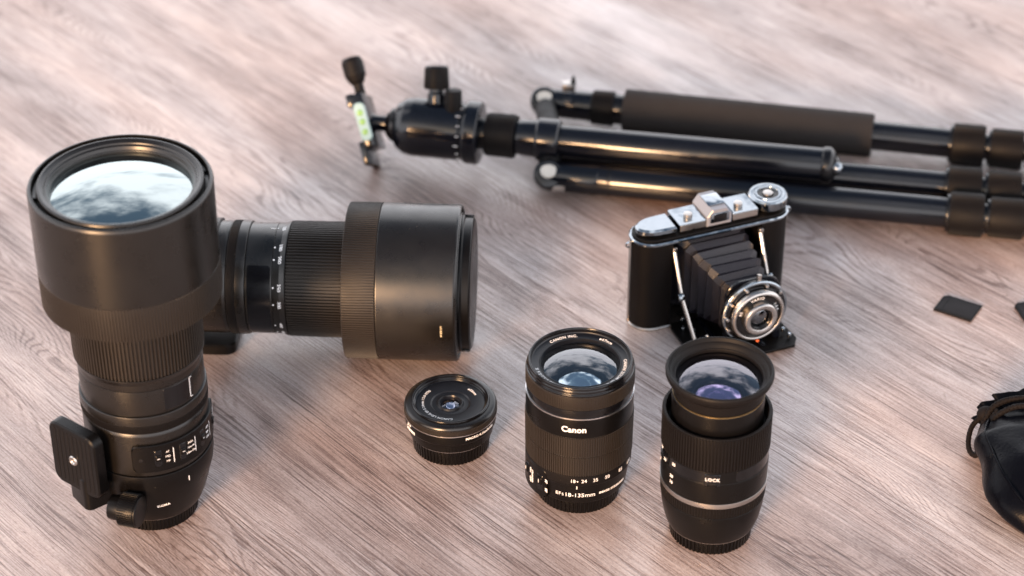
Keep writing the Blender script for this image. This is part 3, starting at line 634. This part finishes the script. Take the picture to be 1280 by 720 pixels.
# ------------------------------------------------------------------ tripod, folded, with ball head; coordinates are world mm
T0 = Vector((34, 1709, 0))
t = thing('tripod', 'black tripod with foam grip and ball head, folded and lying across the back', 'tripod', T0)
def tb(mb, name, m, parent, mtx=None, sharp=32):
    return mb.build(name, m, parent, sharp=sharp, mtx=Matrix.Translation(-T0) @ (mtx or Matrix.Identity(4)))
def leg(P0, P1, hinge=True, foam=False, start=0, lock_at=None, rt=12.8):
    P0 = Vector(P0); P1 = Vector(P1); Mx = along(P0, P1); Lk = lock_at
    total = (P1 - P0).length
    main = tb(cyl(rt, rt, Lk - start, .4, 64, start), 'leg', M['blackmet'], t, Mx)
    for k, r_ in enumerate((18.6, 17.4, 16.2)):
        z = Lk + k * 33
        tb(ribs(z, z + 28, r_ - .4, r_, 60, .5, .6, 4, 1.6), 'twist_lock', M['rubber2'], main, Mx)
        tb(cyl(r_ - 2.5, r_ - 2.5, 2.6, .3, 48, z - 2.4), 'lock_collar', M['gloss'], main, Mx)
        tb(cyl(11.0 - k * 1.6, None, 8, .2, 48, z + 27.5), 'inner_tube', M['blackmet'], main, Mx)
    if hinge:
        # knuckle: rounded fork with a bright bolt
        hb = MB().merge(rprism(rrect(34, 25, 11, 6, 6, 0), -11, 11, 2.0, mtx=Mx @ Matrix.Rotation(R(-90), 4, 'Y') @ Matrix.Identity(4)))
        tb(cyl(12.6, 13.2, 40, 1.2, 64, 4), 'leg_socket', M['blackmet'], main, Mx)
        kb = tb(lathe([(0, -12.5), (11, -12.5), (12.6, -10.5), (12.6, 10.5), (11, 12.5), (0, 12.5)], 48, .6, mtx=along(P0, P0 + Vector((0, -.8, .6)))), 'hinge', M['blackmet'], main)
        d = Vector((0, -.62, .78)).normalized()
        tb(lathe([(0, 2.2), (3.6, 2.0), (6.2, 1.4), (7.0, .6), (7, -1.5), (0, -1.5)], 32, .3, mtx=along(P0 + d * 12.4, P0 + d * 20)), 'bolt', M['alu'], kb)
    return main, Mx
# far leg with foam grip
A0, A1 = Vector((29, 1813, 18)), Vector((398, 1738, 18))
m1, X1 = leg(A0, A1, lock_at=363)
tb(ribs(44, 64, 15.2, 15.6, 40, .7, .6, 4, 1.2), 'grip_collar', M['rubber2'], m1, X1)
tb(cyl(13.6, None, 10, .6, 48, 64), 'collar_ring', M['gloss'], m1, X1)
tb(lathe([(12, 73), (18.4, 73), (19, 74), (19, 293), (18.4, 294), (12, 294)], 72, .6), 'foam_grip', M['foam'], m1, X1)
tb(box(18, 22, -3, 3, 20, 28, 1), 'leg_catch', M['blackmet'], m1, X1 @ Matrix.Rotation(R(140), 4, 'Z'))
lp = A0 + Vector((22, 6, 13)); tb(box(-6, 6, -5, 5, -2, 3, 1, 2, Matrix.Translation(lp)), 'angle_lock', M['chromesat'], m1)
tb(lathe([(0, 11), (1.5, 9), (3, 0), (0, 0)], 12, .2, mtx=Matrix.Translation(lp + Vector((4, 0, 0)))), 'angle_lever', M['blackmet'], m1)
# near leg
B0, B1 = Vector((31, 1688, 18)), Vector((365, 1629, 18))
m3, X3 = leg(B0, B1, lock_at=339)
tb(lathe([(12.9, 52), (13.3, 52.4), (13.3, 54), (12.9, 54.4)], 64, 0), 'joint_ring', M['gloss'], m3, X3)
tb(box(-5, 6, -4, 4, -3, 3, 1, 2, Matrix.Translation(B0 + Vector((8, -12, -4)))), 'angle_lock', M['chromesat'], m3)
# middle leg below the column
C0, C1 = Vector((40, 1724, 20)), Vector((372, 1668, 19))
m2, X2 = leg(C0, C1, hinge=False, lock_at=334, rt=12.6)
# centre column, spider and hook
D0, D1 = Vector((34.3, 1709.5, 40)), Vector((269, 1667, 41)); XD = along(D0, D1); LD = (D1 - D0).length
cc = tb(cyl(14.0, None, LD - 12, .4, 64, 4), 'centre_column', M['blackmet'], t, XD)
tb(lathe([(0, LD - 8), (14.6, LD - 8), (15.4, LD - 6), (15.4, LD - 1), (13, LD + 2), (9, LD + 4), (6, LD + 7), (0, LD + 7)], 64, .8), 'column_end', M['gloss'], cc, XD)
tb(dome(4.5, 3, 0, 32, 6), 'hook_ball', M['chrome'], cc, along(D1 + Vector((4, -11, 4)), D1 + Vector((6, -20, 10))))
sp = tb(lathe([(0, -13), (17.5, -13), (18.5, -11), (18.5, 5), (17, 7), (0, 7)], 64, .8), 'spider', M['blackmet'], t, XD)
for P_ in (A0, B0):
    q = D0 + (P_ - D0) * .82
    tb(tube([D0 + (P_ - D0) * .12, q], 9.5, 16), 'spider_arm', M['inner'], sp)
# column lock and head, axis continues to the left
hdv = (D0 - Vector((269, 1667, 41))).normalized(); hdv = Vector((-.982, .19, 0)).normalized(); H0 = D0 + hdv * 13; XH = along(H0, H0 + hdv * 10) @ Matrix.Scale(1.08, 4)
tb(lathe([(0, -1), (14.2, -1), (15, 0), (14.4, 10), (13, 20), (0, 20)], 64, .8), 'column_neck', M['blackmet'], t, XH)
tb(ribs(17, 41, 17.6, 17.2, 52, .5, .6, 5, 2.2), 'column_lock', M['rubber2'], t, XH)
tb(lathe([(0, 40), (12.5, 40), (12.5, 46), (0, 46)], 48, .3), 'column_top', M['gloss'], t, XH)
hd = tb(lathe([(0, 45.6), (24.4, 45.6), (25.4, 46.8), (25.4, 56), (24.4, 57.6), (21.5, 58.2), (22, 60), (23.4, 61), (23.6, 100), (22.2, 107), (18.5, 113), (15.5, 115), (14.2, 113)], 96, .8), 'ball_head', M['blackmet'], t, XH)
for k in range(36):
    if k % 2 == 0: tb(box(23.2, 23.8, -.25, .25, 59.8, 63.5 if k % 6 == 0 else 62, 0, 1, Matrix.Rotation(R(k * 10), 4, 'Z')), 'degree_mark', M['white'], hd, XH)
tb(lathe([(14.6, 111), (13.6, 118), (9, 122.5), (0, 123)], 64, .6), 'ball', M['gloss'], t, XH)
tb(lathe([(8, 118), (6.4, 123), (6.4, 134), (8, 136)], 48, .4), 'ball_stem', M['blackmet'], t, XH)
# head knobs rising from the body
Kx = H0 + hdv * 88 + Vector((0, 5, 22))
k1 = tb(lathe([(0, 0), (8, 0), (8, 9), (6.5, 10), (6.5, 14), (0, 14)], 40, .5), 'locking_knob', M['blackmet'], hd, along(Kx, Kx + Vector((0, .42, .9))))
tb(ribs(13, 32, 11.2, 10.2, 28, .7, .6, 4, 2), 'knob_grip', M['rubber2'], k1, along(Kx, Kx + Vector((0, .42, .9))))
tb(cyl(10.0, 9.0, 1.6, .6, 40, 31.5), 'knob_cap', M['blackmet'], k1, along(Kx, Kx + Vector((0, .42, .9))))
Ky = H0 + hdv * 73 + Vector((0, -3, 21))
k2 = tb(cyl(7.6, 7.2, 19, 1, 40), 'pan_knob', M['rubber2'], hd, along(Ky, Ky + Vector((0, .25, .97))))
# quick release clamp: turned across the axis
Cc = H0 + hdv * 149
ax = Vector((-.24, -.55, -.0)).normalized()
qx = hdv; qy = Vector((.14, .55, .82)).normalized(); qy = (qy - qx * qy.dot(qx)).normalized(); qz = qx.cross(qy)
Q = Matrix.Translation(Cc) @ Matrix((qx, qy, qz)).transposed().to_4x4() @ Matrix.Rotation(R(-22), 4, 'Z')
cl = tb(box(-5, 5, -24, 24, -21, 21, 1.2), 'clamp', M['blackmet'], t, Q)
tb(box(3, 10, 14, 25, -21, 21, 1.2), 'clamp_jaw', M['blackmet'], cl, Q)
tb(box(3, 10, -38, -17, -19, 19, 1.2), 'clamp_jaw', M['blackmet'], cl, Q)
tb(lathe([(0, 24), (4.5, 24), (4.5, 34), (6.5, 36), (9.4, 42), (9.6, 54), (7.8, 58), (0, 58)], 40, 1), 'clamp_knob', M['rubber2'], cl, Q @ Matrix.Rotation(R(-90), 4, 'X'))
vc = tb(rprism(rrect(10, 34, 4.5, 5), 0, 5, 1, mtx=Q @ Matrix.Translation((0, -2, -21.2)) @ Matrix.Rotation(R(180), 4, 'X')), 'spirit_level', M['vialcase'], cl)
for y in (-10, -1, 7):
    tb(dome(2.9, 1.4, 0, 24, 5), 'bubble', M['vial'], vc, Q @ Matrix.Translation((0, y - 1, -26)) @ Matrix.Rotation(R(180), 4, 'X'))

# ------------------------------------------------------------------ memory cards
def card(label, x, y, rz):
    o = thing('memory_card', label, 'memory card', (x, y, 0), (0, 0, R(rz)), 'memory cards')
    b_ = rprism([(-16, -12), (16, -12), (16, 12), (-12.5, 12), (-16, 8.5)], .05, 2.1, .35).build('card_body', M['card'], o)
    rprism(rrect(24, 19, 1.2, 3, 2.5, 0), 2.0, 2.25, .08).build('card_label', M['cardlabel'], o)
    rprism(rrect(3.2, 19, .6, 3, -12.2, -1), 2.0, 2.3, .08).build('card_edge', M['cardlabel'], o)
    box(-7, -4.5, -12.3, -11.7, .5, 1.7, .1, 1).build('lock_tab', M['cardlabel'], o)
card('small black memory card lying alone on the wood between tripod and leather pouch', 356, 1515, -31)
card('black memory card cut off by the right edge, only its corner showing', 419, 1512, 12)

# ------------------------------------------------------------------ leather drawstring pouch
P0 = Vector((398, 1325, 0))
t = thing('drawstring_pouch', 'black leather drawstring pouch lying at the right edge, neck tied with cord', 'pouch', P0)
vs = []; fs = []; rows = 44; cols = 96
def pouch_sec(f):
    """f 0 at the mouth, 1 at the bottom: centre y, half width, height"""
    y = 1412 - 134 * f
    if f < .1: k = .60 + .2 * abs(f - .07) / .07
    else: k = .60 + .40 * min(1, (f - .07) / .30) ** .75
    if f > .62: k *= math.sqrt(max(.0, 1 - ((f - .62) / .40) ** 2.4))
    return y, 53 * k, 46 * (k ** .85)
for i in range(rows + 1):
    f = i / rows; y, hw, hh = pouch_sec(f); hw = max(hw, 1); hh = max(hh, 1)
    for k in range(cols):
        a = 2 * PI * k / cols
        fold = 1 + (.085 * math.sin(11 * a + 1.3) + .05 * math.sin(19 * a)) * math.exp(-((f - .06) / .13) ** 2) \
                 + .035 * math.sin(4 * a + 9 * f) + .03 * noise.noise(Vector((math.cos(a) * 2, math.sin(a) * 2, f * 7)))
        x = hw * math.cos(a) * fold; z = hh * .5 * (1 + math.copysign(abs(math.sin(a)) ** .85, math.sin(a)) * fold)
        z += 2.2 * noise.noise(Vector((x * .05, y * .05, 3))); 
        vs.append((x, y - P0.y, max(z, .3)))
for i in range(rows):
    for k in range(cols):
        j = (k + 1) % cols; fs.append((i * cols + k, i * cols + j, (i + 1) * cols + j, (i + 1) * cols + k))
fs += [tuple(range(cols)), tuple(rows * cols + k for k in range(cols))[::-1]]
pb = MB().add(vs, fs).build('bag', M['pouch'], t, sharp=70)
# stitched seam along the left upper side
sm = []
for i in range(5, rows - 3):
    f = i / rows; y, hw, hh = pouch_sec(f); a = R(158 - 20 * f); sm.append((hw * math.cos(a) * 1.02, y - P0.y, hh * .5 * (1 + math.sin(a) ** .85) + 1.2))
tube(sm, .9, 8).build('seam', M['pouch'], pb)
def rope(pts, r=2.3, name='cord'):
    # three strands twisted round the path
    P = []
    for i in range(len(pts) - 1):
        p0, p1, p2, p3 = (Vector(pts[max(0, min(len(pts) - 1, i + d))]) for d in (-1, 0, 1, 2))
        for k in range(10):
            u = k / 10; P.append(.5 * ((2 * p1) + (p2 - p0) * u + (2 * p0 - 5 * p1 + 4 * p2 - p3) * u * u + (3 * p1 - p0 - 3 * p2 + p3) * u ** 3))
    P.append(Vector(pts[-1])); mb = MB(); L_ = 0; S_ = [0]
    for i in range(1, len(P)): L_ += (P[i] - P[i - 1]).length; S_.append(L_)
    # resample every .7 mm
    Q_ = []; n_ = int(L_ / .7); j = 0
    for i in range(n_ + 1):
        s = L_ * i / n_
        while j < len(S_) - 2 and S_[j + 1] < s: j += 1
        u = (s - S_[j]) / max(1e-6, S_[j + 1] - S_[j]); Q_.append(P[j].lerp(P[j + 1], u))
    prev = None; fr_ = []
    for i, p in enumerate(Q_):
        tt = (Q_[min(i + 1, n_)] - Q_[max(i - 1, 0)]).normalized(); x = (prev - tt * prev.dot(tt)) if prev is not None else tt.cross(Vector((0, 0, 1)))
        if x.length < 1e-4: x = tt.cross(Vector((1, 0, 0)))
        x.normalize(); prev = x; fr_.append((x, tt.cross(x)))
    for st in range(4):
        pts_ = []
        for i, p in enumerate(Q_):
            a = (1 if st % 2 else -1) * i * .7 / 6.0 * 2 * PI + st * PI / 2; pts_.append(p + (fr_[i][0] * math.cos(a) + fr_[i][1] * math.sin(a)) * r * .5)
        mb.merge(tube(pts_, r * .62, 6))
    return mb.build(name, M['cord'], t, sharp=60)
def pt(x, y, z): return (x - P0.x, y - P0.y, z)
rope([pt(368, 1392, 26), pt(359, 1400, 22), pt(351, 1399, 15), pt(347, 1390, 8), pt(347, 1380, 5), pt(351, 1374, 7), pt(356, 1379, 16), pt(359, 1386, 26), pt(366, 1392, 34)], 1.9)
rope([pt(352, 1378, 5), pt(355, 1388, 18), pt(362, 1396, 32), pt(374, 1398, 39), pt(392, 1395, 43), pt(412, 1396, 43), pt(436, 1400, 30)], 2.2)
rope([pt(354, 1380, 12), pt(362, 1386, 30), pt(374, 1387, 40), pt(388, 1384, 45), pt(404, 1386, 46), pt(430, 1392, 38)], 2.1)
lathe([(0, -6), (4, -5.4), (6, -2), (6, 2), (4, 5.4), (0, 6)], 20, 1.2, mtx=Matrix.Translation(pt(359, 1399, 25)) @ Matrix.Rotation(R(50), 4, 'Y')).build('knot', M['cord'], t)
t.location = Vector((386, 1272, 0)) * S
